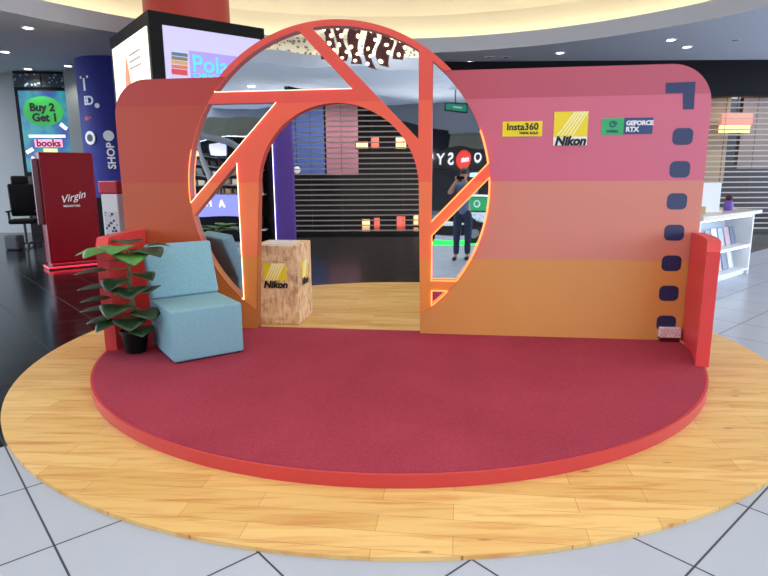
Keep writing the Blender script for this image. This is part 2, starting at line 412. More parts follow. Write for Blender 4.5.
rf = fill2d(ro_, holes, .004)
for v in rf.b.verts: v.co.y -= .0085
rf.build('aperture_frame', 'ring_painted_glow', wall, label='aperture ring with seven blades, LED glow painted into its coral')
labels = ['mirror facet at the upper left of the ring', 'mirror facet at the top of the ring', 'mirror facet at the upper right of the ring', 'mirror facet at the lower right of the ring',
          'small triangular mirror at the foot of the ring', 'mirror facet at the left of the ring', 'mirror facet behind the blue chair']
for p, l in zip(holes, labels):
    c = (sum(x for x, z in p) / len(p), sum(z for x, z in p) / len(p))
    MB().prism(p, .045, .06).build('mirror_panel', 'mirror', wall, label=l)
# warm LED strips along the cut edges
def led(i, keep, rad_=.005, m_='led'):
    p = holes[i]; runs = []; cur = []
    n = len(p)
    flags = [keep(((p[k][0] + p[(k + 1) % n][0]) / 2, (p[k][1] + p[(k + 1) % n][1]) / 2)) for k in range(n)]
    st = next((k for k in range(n) if not flags[k - 1] and flags[k]), 0)
    c = (sum(x for x, z in p) / n, sum(z for x, z in p) / n)
    for j in range(n):
        k = (st + j) % n
        if flags[k]:
            if not cur: cur = [p[k]]
            cur.append(p[(k + 1) % n])
        elif cur: runs.append(cur); cur = []
    if cur: runs.append(cur)
    for r in runs:
        q_ = [(x, -.020, z) for x, z in r]
        MB().tube(q_, rad_, 6).build('led_strip', m_, wall)
on = lambda f: (lambda t: abs(f(t)) < .012)
rad = lambda t: hypot(t[0] - RCX, t[1] - RCZ)
led(0, lambda t: abs(t[1] - 2.292) < .01, .003, 'led_pale')
led(2, lambda t: abs(C1(t)) < .012 or (rad(t) > RI - .01 and t[1] < 1.9))
led(3, lambda t: True)
led(4, lambda t: True)
led(5, lambda t: abs(F1(t)) < .012, .003, 'led_pale')
led(5, lambda t: rad(t) > RI - .01 and t[1] < 1.75, .004)
led(6, lambda t: abs(t[0] + 1.503) < .01, .0042, 'led_pale')
# film perforations and viewfinder corner in dark vinyl
def rrect(cx, cz, w, h, r, n=5):
    o = []
    for sx, sz, a in ((1, 1, 0), (-1, 1, pi / 2), (-1, -1, pi), (1, -1, 3 * pi / 2)):
        o += arc((cx + sx * (w / 2 - r), cz + sz * (h / 2 - r)), r, a, a + pi / 2, n)
    return o
for z in (1.828, 1.549, 1.272, .995, .719, .443, .163):
    MB().prism(rrect(2.526, z, .168, .142, .045), -.003, .0).build('film_perforation', 'vinyl_black', wall)
MB().prism([(2.349, 2.275), (2.590, 2.279), (2.596, 2.053), (2.508, 2.053), (2.496, 2.189), (2.356, 2.189)], -.003, 0).build('viewfinder_corner', 'vinyl_black', wall)
# logos
def flat(x0, x1, z0, z1, y=-.004, y1=0): return MB().box(x0, x1, y, y1, z0, z1)
lg = flat(.99, 1.337, 1.848, 1.978).build('logo_plate', 'yellow', wall, label='yellow plate with small black lettering')
text('lettering', 'Insta360', .082, 'ink', lg, T((1.165, -.006, 1.929)), .003, .002)
text('lettering', 'THINK BOLD', .028, 'ink', lg, T((1.22, -.006, 1.876)), .003, .001)
def nikon(parent, x0, z0, w, h, y=-.004, side=None, word=.26):
    lp = MB().box(x0, x0 + w, y, 0 if y > -.02 else y + .004, z0, z0 + h).build('logo_plate', 'yellow', parent, label='yellow square logo plate')
    for k in range(5):                # pale diagonal rays
        a = x0 + w * (.30 + .13 * k); b = x0 + w * (.62 + .09 * k)
        zt = z0 + h * .99; zb = z0 + h * .30
        xb = x0 + w * (.10 + .11 * k)
        MB().prism([(xb, zb), (xb + w * .035, zb), (min(b + w * .03, x0 + w), zt), (b - w * .03, zt)], y - .002, y).build('ray', 'pale_yellow', lp)
    MB().box(x0, x0 + w, y - .0025, y, z0, z0 + h * word).build('word_band', 'white' if side is None else 'osb', lp)
    text('lettering', 'Nikon', h * .36, 'ink', lp, T((x0 + w / 2, y - .0045, z0 + h * .125)), .003, .005, .22)
    return lp
nikon(wall, 1.437, 1.764, .29, .29)
gp = flat(1.846, 2.03, 1.850, 1.991).build('logo_plate', 'green', wall, label='green plate with a dark eye emblem')
MB().tube([(1.938 + .034 * cos(t) * (1 - t / 14), -.005, 1.938 + .030 * sin(t) * (1 - t / 14)) for t in [i * .4 for i in range(22)]], .0045, 5).build('emblem', 'navy', gp)
text('lettering', 'NVIDIA', .030, 'navy', gp, T((1.938, -.006, 1.880)), .003, .001)
np_ = flat(2.03, 2.272, 1.854, 1.992).build('logo_plate', 'navy', wall, label='black plate coloured navy for blue glare, with white lettering')
text('lettering', 'GEFORCE', .052, 'white', np_, T((2.048, -.006, 1.946)), .003, .0025, ax='LEFT')
text('lettering', 'RTX', .056, 'white', np_, T((2.048, -.006, 1.893)), .003, .0025, ax='LEFT')
# small white adaptor at the foot of the wall
so = thing('power_adaptor', 'small white pink-speckled box on a dark base at the foot of the photo wall', 'adaptor', O + S * 2.552 + N * -.03 + Vector((0, 0, .002)), -A)
MB().box(-.085, .085, -.03, .027, 0, .038).build('base', 'kiosk_dark', so)
MB().rbox(-.09, .09, -.036, .027, .038, .128, .006, 2).build('body', speckle_mat('pink_speckle', (226, 206, 210), (190, 96, 150), 75, .35), so)

# end fins following the stage's curve
def fin(name, label, a0, a1, g0, g1):
    t = thing(name, label, 'low panel', (CC[0], CC[1], .1))
    mb = MB(); n = 16; h = 1.00
    cols = []
    for i in range(n + 1):
        a = a0 + (a1 - a0) * i / n
        L = abs(a1 - a) * RC                       # distance from the free end
        z = h if L > .08 else h - .08 + sqrt(max(0, .08 ** 2 - (.08 - L) ** 2))
        cols.append([mb.b.verts.new((r * cos(a), r * sin(a), zz)) for r0, r1 in ((RC + g0 + (g1 - g0) * i / n - .095, RC + g0 + (g1 - g0) * i / n),) for r, zz in ((r0, 0), (r1, 0), (r1, z), (r0, z))])
    for c0, c1 in zip(cols, cols[1:]):
        for k in range(4): mb.b.faces.new((c0[k], c0[(k + 1) % 4], c1[(k + 1) % 4], c1[k]))
    mb.b.faces.new(cols[0]); mb.b.faces.new(cols[-1][::-1])
    mb.build('panel', 'fin', t)
    return t
pR = wall_s(2.685, -.012); pL = wall_s(-2.6, -.012)
fin('end_fin', 'low red panel standing at the right end of the photo wall', atan2(pR[1], pR[0]) , atan2(4.40 - CC[1], 2.5 - CC[0]), .10, .02)
fin('end_fin', 'low red panel at the left end of the photo wall behind the plant', atan2(pL[1], pL[0]), pi + atan2(.43, 2.57), 0.0, -.01)

# ------------------------------------------------------------------ blue chair
chair = thing('lounge_chair', 'armless blue-grey upholstered lounge chair at the left of the stage', 'chair', (-1.72, 4.525, .10), radians(35))
W, D = .60, .70
sb = MB().rbox(0, W, 0, D, .008, .445, .022, 4).build('seat', 'lilac_fabric', chair, True)
MB().tube([(.012, .012, .426), (W - .012, .012, .426), (W - .012, D - .02, .426), (.012, D - .02, .426)], .0045, 6, True).build('piping', 'lt_seam', sb)
for x in (.04, W - .04):
    for y in (.04, D - .04): MB().lathe([(.018, 0), (.018, .012)], 12, T((x, y, 0))).build('foot', 'black', chair)
MBk = T((0, D - .075, .432)) @ Matrix.Rotation(radians(-20), 4, 'X')
bk = MB().rbox(0, W, -.065, .065, 0, .50, .022, 4, MBk).build('backrest', 'lilac_fabric', chair, True)
MB().tube([MBk @ Vector(p) for p in ((W - .006, -.057, .02), (W - .006, -.057, .49), (W - .006, .057, .494))], .004, 6).build('piping', 'lt_seam', bk)

# ------------------------------------------------------------------ plant
plant = thing('potted_plant', 'green broad-leaved potted plant in a black pot beside the blue chair', 'plant', (-2.19, 4.90, .101))
MB().lathe([(.085, 0), (.115, .17), (.122, .175), (.122, .2), (.108, .2), (.102, .165)], 24).build('pot', 'pot', plant, True)
MB().lathe([(.001, .17), (.104, .17), (.104, .176), (.001, .18)], 20).build('soil', 'soil', plant)
stem = [(0, 0, .17), (.01, 0, .4), (-.01, .01, .62), (.0, 0, .84)]
MB().tube(stem, [.022, .02, .016, .01], 8).build('stem', 'stem', plant, True)
def leaf(base, az, el, L, Wd, m, droop=.35, roll=0.0, pet=.16):
    az = radians(az); el = radians(el)
    d = Vector((cos(az) * cos(el), sin(az) * cos(el), sin(el))); base = Vector(base)
    side = Vector((-sin(az), cos(az), 0)); up = side.cross(d) * -1
    if up.z < 0: up = -up
    side = (side * cos(roll) + up * sin(roll))
    start = base + d * pet
    mb = MB(); n = 9; rows = []
    for i in range(n + 1):
        t = i / n
        w = Wd * (sin(pi * min(1, t ** .62)) ** .8) * (1 if t < .97 else .5) + .0015
        c = start + d * (L * t) - Vector((0, 0, 1)) * (droop * L * t * t)
        rows.append([mb.b.verts.new(c + side * (w * k / 2) + Vector((0, 0, 1)) * (.10 * w * (1 - (1 - abs(k) / 2) ** 2) - .05 * w * (abs(k) / 2) ** 4)) for k in (-2, -1, 0, 1, 2)])
    for a, b in zip(rows, rows[1:]):
        for k in range(4): mb.b.faces.new((a[k], a[k + 1], b[k + 1], b[k]))
    o = mb.build('leaf', m, plant, True, fix=False)
    md = o.modifiers.new('thick', 'SOLIDIFY'); md.thickness = .002
    MB().tube([base, base + d * pet * .5 + Vector((0, 0, .012)), start], [.007, .005, .004], 6).build('petiole', 'stem', o)
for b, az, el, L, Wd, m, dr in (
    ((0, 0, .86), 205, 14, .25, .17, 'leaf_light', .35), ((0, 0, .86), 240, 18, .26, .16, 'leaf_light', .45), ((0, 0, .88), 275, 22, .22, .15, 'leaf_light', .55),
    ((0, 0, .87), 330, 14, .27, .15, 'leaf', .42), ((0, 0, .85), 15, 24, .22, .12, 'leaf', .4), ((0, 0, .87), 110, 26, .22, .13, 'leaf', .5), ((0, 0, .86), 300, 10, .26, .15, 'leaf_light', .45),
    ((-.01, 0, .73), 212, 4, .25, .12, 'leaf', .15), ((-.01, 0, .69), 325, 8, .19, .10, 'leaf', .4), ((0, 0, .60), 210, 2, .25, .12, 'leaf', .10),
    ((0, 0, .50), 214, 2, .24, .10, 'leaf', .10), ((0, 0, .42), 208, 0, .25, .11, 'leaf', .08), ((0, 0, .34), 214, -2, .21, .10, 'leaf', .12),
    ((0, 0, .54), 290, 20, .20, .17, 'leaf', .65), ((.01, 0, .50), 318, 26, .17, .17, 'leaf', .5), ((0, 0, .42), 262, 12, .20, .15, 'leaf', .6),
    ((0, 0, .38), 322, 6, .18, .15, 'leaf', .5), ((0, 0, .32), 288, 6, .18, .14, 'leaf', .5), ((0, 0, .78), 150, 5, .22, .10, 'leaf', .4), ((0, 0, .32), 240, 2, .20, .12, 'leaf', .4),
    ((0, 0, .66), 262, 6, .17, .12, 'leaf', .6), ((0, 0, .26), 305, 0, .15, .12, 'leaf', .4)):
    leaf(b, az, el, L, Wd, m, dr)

# ------------------------------------------------------------------ strand-board plinth behind the door
bx = thing('plywood_plinth', 'square strand-board display plinth with yellow logos behind the doorway', 'plinth', (-.925, 6.10, .021), -A)
MB().rbox(-.50, 0, 0, .58, 0, .865, .004, 1).build('body', 'osb', bx)
MB().rbox(-.42, -.08, .10, .46, .865, .871, .002, 1).build('top_card', 'acrylic', bx)
def plinth_logo(M_, w=.25):
    lp = MB().box(-w / 2, w / 2, -.003, .001, 0, .185, M_).build('logo_plate', 'yellow', bx, label='yellow logo with pale rays')
    for k in range(5):
        xb = -w / 2 + w * (.05 + .12 * k); xt = xb + w * .36
        MB().prism([(xb, .0), (xb + .012, .0), (min(xt + .016, w / 2), .185), (min(xt - .01, w / 2 - .002), .185)], -.0045, -.003, M_).build('ray', 'pale_yellow', lp)
    text('lettering', 'Nikon', .105, 'ink', lp, M_ @ T((0, -.003, -.05)), .003, .005, .22)
plinth_logo(T((-.25, 0, .49)))
plinth_logo(T((0, .29, .49)) @ RZ(pi / 2))

# ------------------------------------------------------------------ ceiling with the stadium-shaped recess
HC = 4.6; R0 = 8.15; YC1, YC2 = 7.0, 1.7; XC = .08
def stadium(r): return arc((XC, YC1), r, 0, pi, 64) + arc((XC, YC2), r, pi, 2 * pi, 64)
mb = fill2d([(-12.5, -20), (13.5, -20), (13.5, 24), (-12.5, 24)], [stadium(R0)], .04)
for v in mb.b.verts: v.co = Vector((v.co.x, v.co.z, HC + v.co.y))
struct(mb.build('ceiling', 'ceil'))
def band(name, prof, m):             # strip swept round the stadium: list of (radius, z)
    mb = MB(); rings = [[mb.b.verts.new((x, y, z)) for x, y in stadium(r)] for r, z in prof]; n = len(rings[0])
    for a, b in zip(rings, rings[1:]):
        for i in range(n): mb.b.faces.new((a[i], a[(i + 1) % n], b[(i + 1) % n], b[i]))
    return struct(mb.build(name, m))
band('trim_1', [(R0, HC), (R0 - .02, HC + .34), (R0 + .9, HC + .34)], 'fascia')
band('ceiling_cove', [(R0 + .9, HC + .34), (R0 + .95, HC + 1.1), (R0 + .5, HC + 1.6), (R0 - .6, HC + 1.9)], 'cream')
band('trim_2', [(R0 - .6, HC + 1.9), (R0 - 1.6, HC + 1.86)], 'mosaic')
mb = MB(); ma_ = [arc((XC, YC2), r, pi * 1.05, pi * 1.95, 40) for r in (R0 + .84, R0 + .90)]
for z_ in (0,):
    ra = [mb.b.verts.new((x, y, HC + .36)) for x, y in ma_[0]]; rb_ = [mb.b.verts.new((x, y, HC + 1.0)) for x, y in ma_[1]]
    for a_, b_, c_, d_ in zip(ra, ra[1:], rb_[1:], rb_): mb.b.faces.new((a_, b_, c_, d_))
struct(mb.build('trim_12', 'mosaic'))
mb = MB(); st = stadium(R0 - 1.6); mb.slab(st, HC + 1.86, HC + 1.9)
struct(mb.build('ceiling_dome', mat('dome_fill_glow', (250, 246, 232), .8, emit=.72)))  # dome made to emit, an added soft fill
mb = MB(); mb.tube([(x, y, HC + .42) for x, y in stadium(R0 + .55)], .03, 6, True)
lt = mb.build('cove_light', mat('cove_led', (255, 238, 206), .5, emit=11)); tag(lt, 'hidden warm light line on the ledge of the round ceiling recess', 'cove light')

# downlights
def downlight(p, label, power, group='downlights in the grey ceiling', r=.11, on_=True):
    t = thing('ceiling_downlight', label, 'downlight', p, 0, group)
    MB().lathe([(r * .78, -.004), (r, -.004), (r * 1.22, -.012), (r * 1.25, -.002), (r * 1.25, 0)], 24, cap=False).build('trim_ring', 'white', t, True)
    MB().lathe([(.001, -.006), (r * .8, -.006), (r * .8, -.002), (.001, -.002)], 20).build('lens', 'soft_white' if on_ else 'grey', t)
    if power:
        ld = bpy.data.lights.new('lamp', 'SPOT'); ld.energy = power; ld.spot_size = radians(120); ld.spot_blend = .6; ld.shadow_soft_size = .12; ld.color = (1, .95, .87)
        lo = bpy.data.objects.new('lamp', ld); COL.objects.link(lo); lo.parent = t; lo.location = (0, 0, -.05)
    return t
for (u, v), l, p in (((28, 28), 'nearest lit downlight in the ceiling above the red kiosk', 200), ((5, 52), 'lit downlight in the ceiling at the far left edge', 120),
                  ((28, 69), 'far lit downlight above the book advert screen', 100), ((68, 66), 'far lit downlight beside the top of the blue column', 100)):
    downlight(un(u, v, HC), l, p)
for (u, v), l, p in (((560, 53), 'lit downlight above the right half of the photo wall', 120), ((671, 40), 'lit downlight nearest the wall corner at right', 120),
                  ((687, 47), 'lit downlight just behind the wall corner at right', 120), ((469, 62), 'far lit downlight beside the ring at the wall top', 80)):
    downlight(un(u, v, HC), l, p)
for (u, v), l in (((489, 57), 'unlit round ceiling fitting, first right of the ring'), ((506, 57), 'unlit round ceiling fitting, second right of the ring'), ((735, 40), 'unlit round ceiling fitting at the far right')):
    downlight(un(u, v, HC), l, 0, 'unlit ceiling fittings', .09, False)
for (u, v), l in (((252, 86), 'reflected downlight in the upper left mirror'), ((450, 120), 'reflected downlight in the upper right mirror')):
    d = ray(u, v); p = Vector((0, 0, H)) + d * ((HC - H) / d.z); downlight(mir(p), l, 120)

# ------------------------------------------------------------------ walls far round the hall
def wallbox(name, x0, x1, y0, y1, z0, z1, m): return struct(MB().box(x0, x1, y0, y1, z0, z1).build(name, m))
wallbox('wall_back', -26, 26, 24, 24.2, 0, HC, 'shop_dark')
YS = 16.3
wallbox('trim_3', -3.9, 20, YS - .1, YS + .3, 3.68, HC, 'black')                     # shop header over the shutters
wallbox('trim_4', 3.2, 7.6, YS, YS + .3, 0, 3.68, 'black')
wallbox('trim_5', -4.2, -3.75, YS - .2, YS + .3, 0, HC, 'black')
def shutter(name, label, x0, x1):
    t = thing(name, label, 'shutter', ((x0 + x1) / 2, YS, 0)); w = (x1 - x0) / 2
    mb = MB(); z = .12
    while z < 3.66: mb.box(-w, w, -.012, .012, z - .017, z + .017); z += .142
    mb.build('slats', 'steel', t)
    mb = MB()
    k = -w
    while k < w: mb.box(k - .007, k + .007, .014, .024, .05, 3.68); k += .85
    mb.build('tie_rods', 'dgrey', t)
    MB().box(-w, w, -.03, .03, .0, .09).build('bottom_bar', 'dark', t)
    for sx in (-w, w): MB().box(sx - .04, sx + .04, -.05, .05, 0, 3.68).build('guide_rail', 'dark', t)
    return t
shutter('roller_shutter', 'open-bar steel roller shutter seen through the arched doorway', -3.7, 3.15)
shutter('roller_shutter', 'open-bar steel roller shutter behind the white magazine counter', 7.65, 15.5)
# behind the shutters
for u, w_, nm, c in ((306, .62, 'blue', (74, 104, 180)), (342, .55, 'dusty pink', (176, 124, 142))):
    pa = at(u, 135, 20.5); t = thing('shop_banner', '%s banner hanging behind the shutter seen through the doorway' % nm, 'banner', pa)
    MB().box(-w_, w_, 0, .05, -1.35, 1.28).build('fabric', mat('banner_' + nm.split()[-1], c, .7), t)
    for sx in (-.4, .4): MB().box(sx - .01, sx + .01, .015, .035, 1.28, HC - pa.z).build('hanger', 'dark', t)
for x in (-2.4, -.2, 1.8, 9, 12):  # unseen spots added to brighten the banners and shop interior
    ld = bpy.data.lights.new('shop_fill_spot', 'SPOT'); ld.energy = 260; ld.spot_size = radians(130); ld.spot_blend = .7; ld.shadow_soft_size = .2; ld.color = (1, .88, .78)
    lo = bpy.data.objects.new('shop_fill_spot', ld); COL.objects.link(lo); lo.location = (x, 18.2, 4.4); lo.rotation_euler = (radians(25), 0, 0)
lampm = mat('shop_lamp_glow', (255, 196, 140), .5, emit=1.6); redm = mat('shop_red_glow', (236, 100, 84), .5, emit=1.2)
for (u, v), s_, m_, l in (((362, 145), (.30, .14), lampm, 'small pale lit sign behind the shutter beside the red one'), ((375, 143), (.2, .22), redm, 'red lit sign behind the shutter, middle of the upper three'),
                     ((401, 143), (.26, .22), lampm, 'lit amber sign behind the shutter close to the ring'), ((366, 224), (.2, .2), lampm, 'low amber lit sign behind the shutter, left of the red one'),
                     ((377, 224), (.14, .26), redm, 'low red lit sign behind the shutter'), ((401, 222), (.22, .24), redm, 'low orange red lit sign behind the shutter by the post'), ((416, 220), (.12, .2), lampm, 'low lit sign behind the shutter touching the post')):
    s_ = (s_[0] * .62, s_[1] * .75); p = at(u, v, 19.0); t = thing('shop_sign', l, 'lit sign', p, 0, 'lit signs behind the shutter')
    MB().box(-s_[0], s_[0], 0, .08, -s_[1], s_[1]).build('face', m_, t)
    MB().box(-s_[0] - .03, s_[0] + .03, .02, .12, -s_[1] - .03, s_[1] + .03).build('frame', 'dark', t)
    if p.z - s_[1] > 2: MB().box(-.012, .012, .04, .06, s_[1], HC - p.z).build('hanger', 'dark', t)
    else: MB().box(-.03, .03, .03, .09, -p.z, -s_[1]).build('post', 'dark', t)
pg = at(297, 170, 18); t = thing('globe_lamp', 'small round white lamp behind the shutter near the purple panel', 'lamp', pg)
MB().ball((0, 0, 0), .11).build('globe', mat('globe_white', (225, 220, 215), .4, emit=.6), t, True); MB().box(-.01, .01, -.01, .01, .1, HC - pg.z).build('hanger', 'dark', t)
# shop behind the right shutter
p = at(722, 150, 20); struct(MB().box(p.x - 1.2, p.x + .15, p.y, p.y + .2, 1.3, 4.4).build('wall_shop', mat('shop_beige', (150, 132, 106), .8)))
p = at(737, 122, 19.5); t = thing('shop_poster', 'lit yellow and red shop sign behind the right shutter', 'lit sign', p)
MB().box(-.5, .5, 0, .06, -.1, .3).build('red_face', redm, t); MB().box(-.55, .45, 0, .06, -.34, -.1).build('yellow_face', mat('sign_yellow_glow', (226, 206, 120), .5, emit=1), t)
MB().box(-.02, .02, .02, .05, .3, HC - p.z).build('hanger', 'dark', t)
p = at(760, 145, 20); struct(MB().box(p.x - .7, p.x + 2.2, p.y, p.y + .2, 1.8, 4.4).build('wall_shop', mat('shop_taupe', (120, 110, 104), .8)))

# ------------------------------------------------------------------ left background
p = at(6, 160, 14.6)
struct(MB().box(-3, 1.0, 0, 4, 0, HC, T((-11.45, 17.6, 0))).build('wall_pillar', 'grey_wall'))
# advert screen totem
c0 = at(19, 91, 17.2); c1 = at(65, 89, 17.2); w = c1.x - c0.x; zt = c0.z; zb = at(26, 172, 17.2).z
tot = thing('advert_totem', 'tall black totem with a bright book advert screen beside the grey pillar', 'advert screen', (c0.x + w / 2, 17.2, 0), radians(6))
TS = 17.2 / 14
MB().box(-w / 2 - .1, w / 2 + .1, .02, .4, 0, HC - .01).build('housing', 'black', tot)
scr = MB().box(-w / 2, w / 2, 0, .03, zb, zt).build('screen', screen_mat('advert_screen', [(60, 70, 190), (30, 120, 200), (40, 190, 200), (70, 110, 200)], 1.6, .6), tot)
MB().lathe([(.001, 0), (.52, 0), (.52, .004), (.001, .004)], 32, T((-.03, -.001, zt - .56)) @ Matrix.Rotation(pi / 2, 4, 'X') @ Matrix.Diagonal((1.05, .8, 1, 1))).build('green_spot', mat('advert_green', (40, 150, 60), .5, emit=.5), scr)
text('lettering', 'Buy 2', .30, 'ink', scr, T((-.05, -.01, zt - .46)), .004, .014)
text('lettering', 'Get 1', .30, 'ink', scr, T((0.0, -.01, zt - .74)), .004, .014)
pink = mat('advert_pink', (240, 160, 190), .5, emit=.7); wht = mat('advert_white', (240, 240, 245), .5, emit=.75)
MB().box(-.50, .50, -.01, 0, zt - 1.29, zt - 1.21).build('caption_bar', wht, scr)
MB().box(-.36, .40, -.01, 0, zt - 1.56, zt - 1.34).build('caption_bar', pink, scr)
text('lettering', 'books', .27, mat('advert_maroon', (140, 20, 60), .5), scr, T((.02, -.014, zt - 1.455)), .004, .01)
MB().box(-.14, .24, -.01, 0, zt - 1.86, zt - 1.60).build('book_picture', mat('advert_yellow', (236, 226, 150), .5, emit=.7), scr)
for x, z, a in ((.48, zt - .98, .7), (-.52, zt - 1.66, -.5), (-.40, zt - 1.9, .4)):
    MB().box(-.11, .11, -.008, 0, -.05, .05, T((x, 0, z)) @ Matrix.Rotation(a, 4, 'Y')).build('flying_book', wht, scr)
up = MB().box(-w / 2 - .08, w / 2 + .06, -.01, .03, zt + .10, HC - .08).build('upper_panel', speckle_mat('led_dots', (16, 30, 40), (120, 150, 165), 10, .3), tot)
MB().box(-.02, .02, -.02, 0, zt + .10, HC - .08).build('divider', 'black', up)
MB().box(-w / 2, w / 2, 0, .03, .4, zb - .12).build('lower_panel', speckle_mat('totem_lower', (24, 26, 34), (110, 60, 60), 6, .3), tot)
# grey post and blue column
c0 = at(73, 100, 17.0); struct(MB().box(-.20, .26, 0, .4, 0, HC, T((c0.x, 17.0, 0))).build('wall_post', mat('post_grey', (118, 126, 124), .5)))
c0 = at(112, 140, 15.6); RB = .88
bc = thing('printed_column', 'round deep blue column printed with white words and emblems', 'column', (c0.x, 16.0, 0), radians(0))
MB().lathe([(RB, 0), (RB, HC)], 48).build('shaft', 'blue_col', bc, True)
def onc(u, v):                        # angle and height on the column for a pixel
    p_ = at(u, v, 15.2); return (p_.x - c0.x), p_.z
for tx, u, v, sz, m_ in (('T', 84, 84, .5, 'acrylic'), ('E', 86, 101, .3, 'acrylic'), ('D', 90.5, 101, .3, 'acrylic'), ('nice', 88, 118, .15, 'red_col'), ('SHOP', 113, 156, .26, 'acrylic')):
    dx, z = onc(u, v); an = math.asin(max(-.97, min(.97, dx / RB)))
    text('letter' if len(tx) == 1 else 'lettering', tx, sz, m_, bc, (RZ(an) @ T((0, -RB - .03, z)) @ Matrix.Rotation(-pi / 2, 4, 'Y')) if tx == 'SHOP' else (RZ(an) @ T((0, 0, z))), .006, .008, wrap=None if tx == 'SHOP' else RB)
for u, v, r_ in ((91, 138, .17), (110, 136, .13), (99, 106, .06)):
    dx, z = onc(u, v); an = math.asin(max(-.97, min(.97, dx / RB)))
    Mx = RZ(an) @ T((0, -RB - .006, z)) @ Matrix.Rotation(pi / 2, 4, 'X')
    em = MB().lathe([(.001, 0), (r_, 0), (r_, .02), (.001, .02)], 24, Mx).build('emblem', 'acrylic', bc)
    if r_ > .15: MB().lathe([(.001, -.01), (r_ * .55, -.01), (r_ * .55, .03), (.001, .03)], 20, Mx).build('emblem_centre', 'dgrey', em)
# red kiosk
k0 = un(57, 263, 0); k0 = Vector((k0.x, 10.2, 0))
ki = thing('info_kiosk', 'glossy dark red slim kiosk with white script on the black floor', 'kiosk', (-5.62, 10.5, 0), radians(40))
kw = .43
MB().rbox(-kw, kw, 0, .42, .10, 2.06, .02, 3).build('body', 'kiosk', ki, True)
MB().rbox(-kw - .05, kw + .05, -.06, .46, 0, .045, .01, 2).build('plinth', 'kiosk_dark', ki)
MB().box(-kw + .02, kw - .02, .03, .40, .045, .10).build('recess', 'kiosk_dark', ki)
MB().tube([(-kw - .052, .40, .04), (-kw - .052, -.062, .04), (kw + .05, -.062, .04)], .012, 6).build('led_strip', 'led_red', ki)
MB().tube([(-kw + .015, .02, .105), (kw - .015, .02, .105)], .008, 6).build('led_strip', 'led_red', ki)
MB().rbox(-kw + .03, kw - .03, -.012, 0, .14, 2.0, .005, 1).build('front_panel', 'kiosk', ki)
MB().rbox(-kw - .10, -kw, .12, .22, .8, 1.95, .01, 2).build('side_panel', 'kiosk_dark', ki)
sw = (232, 224, 230)
text('lettering', 'Virgin', .18, 'white', ki, T((.02, -.016, 1.27)) @ Matrix.Rotation(radians(-14), 4, 'Y'), .004, .001, .5)
text('lettering', 'MEGASTORE', .048, 'white', ki, T((.0, -.016, 1.12)), .004, .001)
# chair silhouette and stand near the pillar
p = Vector((-8.75, 14.2, 0.0))
oc = thing('office_chair', 'black high-back swivel chair in front of the grey pillar', 'chair', p, radians(20))
MB().rbox(-.28, .28, -.05, .07, .72, 1.50, .05, 4, Matrix.Rotation(radians(6), 4, 'X')).build('backrest', 'black', oc, True)
MB().rbox(-.2, .16, -.07, .03, 1.46, 1.68, .05, 4, T((0, -.1, 0))).build('headrest', 'black', oc, True)
MB().rbox(-.28, .28, -.5, .02, .55, .66, .04, 3).build('seat', 'black', oc, True)
MB().lathe([(.03, .06), (.03, .56)], 12, T((0, -.22, 0))).build('gas_lift', 'dark', oc)
mb = MB()
for k in range(5): mb.box(0, .32, -.025, .025, .05, .09, T((0, -.22, 0)) @ RZ(k * 2 * pi / 5))
mb.build('star_base', 'dark', oc)
for k in range(5):
    c_ = RZ(k * 2 * pi / 5) @ Vector((.29, 0, 0)); MB().ball((c_.x, c_.y - .22, .03), .03).build('caster', 'ink', oc, True)
for sx in (-.3, .3): MB().rbox(sx - .03, sx + .03, -.4, -.05, .82, .86, .01, 2).build('armrest', 'dark', oc); 
for sx in (-.3, .3): MB().box(sx - .02, sx + .02, -.25, -.2, .58, .83).build('arm_post', 'dark', oc)
MB().rbox(-.22, .1, -.3, .0, .08, .42, .05, 3, T((p.x + .28, p.y - .75, -.08))).build('grey_bag', 'dgrey')
tag(bpy.data.objects['grey_bag'], 'soft grey bag on the floor before the black swivel chair', 'bag')
# white brochure stand by the column
p = at(112, 240, 12.4); st_ = thing('brochure_stand', 'white brochure stand with red top between kiosk and photo wall', 'stand', (p.x, 12.4, 0))
MB().rbox(-.15, .2, 0, .3, 0, 1.28, .02, 2).build('body', 'white', st_)
MB().box(-.1, .15, -.01, 0, .3, .9).build('panel', speckle_mat('brochures', (210, 212, 220), (50, 54, 70), 12, .36), st_)
MB().rbox(-.18, .22, -.02, .32, 1.28, 1.55, .03, 3).build('red_top', mat('brochure_red', (190, 40, 60), .4), st_)
MB().box(-.3, -.17, .05, .25, 0, 1.2).build('black_side', 'black', st_)

# light box on the red column
ct = at(147.5, 9.5, 10.4); ZT = ct.z; ZB = ZT - 1.75
cr = un(264, 28.6, ZT); cl = un(111, 33, ZT)
crd = (Vector((cr.x, cr.y, 0)) - Vector((ct.x, ct.y, 0))); LR = crd.length; crd.normalize()
cld = Vector((-crd.y, crd.x, 0))
# depth of the left-hand face: where its top edge ends
LL = min((abs((384 + F * (ct + cld * t).x / ((ct + cld * t).y * cos(PITCH) - (ZT - H) * sin(PITCH))) - 111), t) for t in [k * .02 for k in range(10, 200)])[1]
ang = atan2(crd.y, crd.x)
def onface(u, v):                      # pixel to (x, z) on the right-hand face
    nn = Vector((crd.y, -crd.x, 0)); d = ray(u, v); o_ = Vector((0, 0, H))
    p_ = o_ + d * ((ct - o_).dot(nn) / d.dot(nn)); r_ = p_ - ct; return r_.dot(crd), p_.z - ZB
lb = thing('light_box', 'big black-framed hanging light box advert on the red column', 'light box', (ct.x, ct.y, ZB), ang)
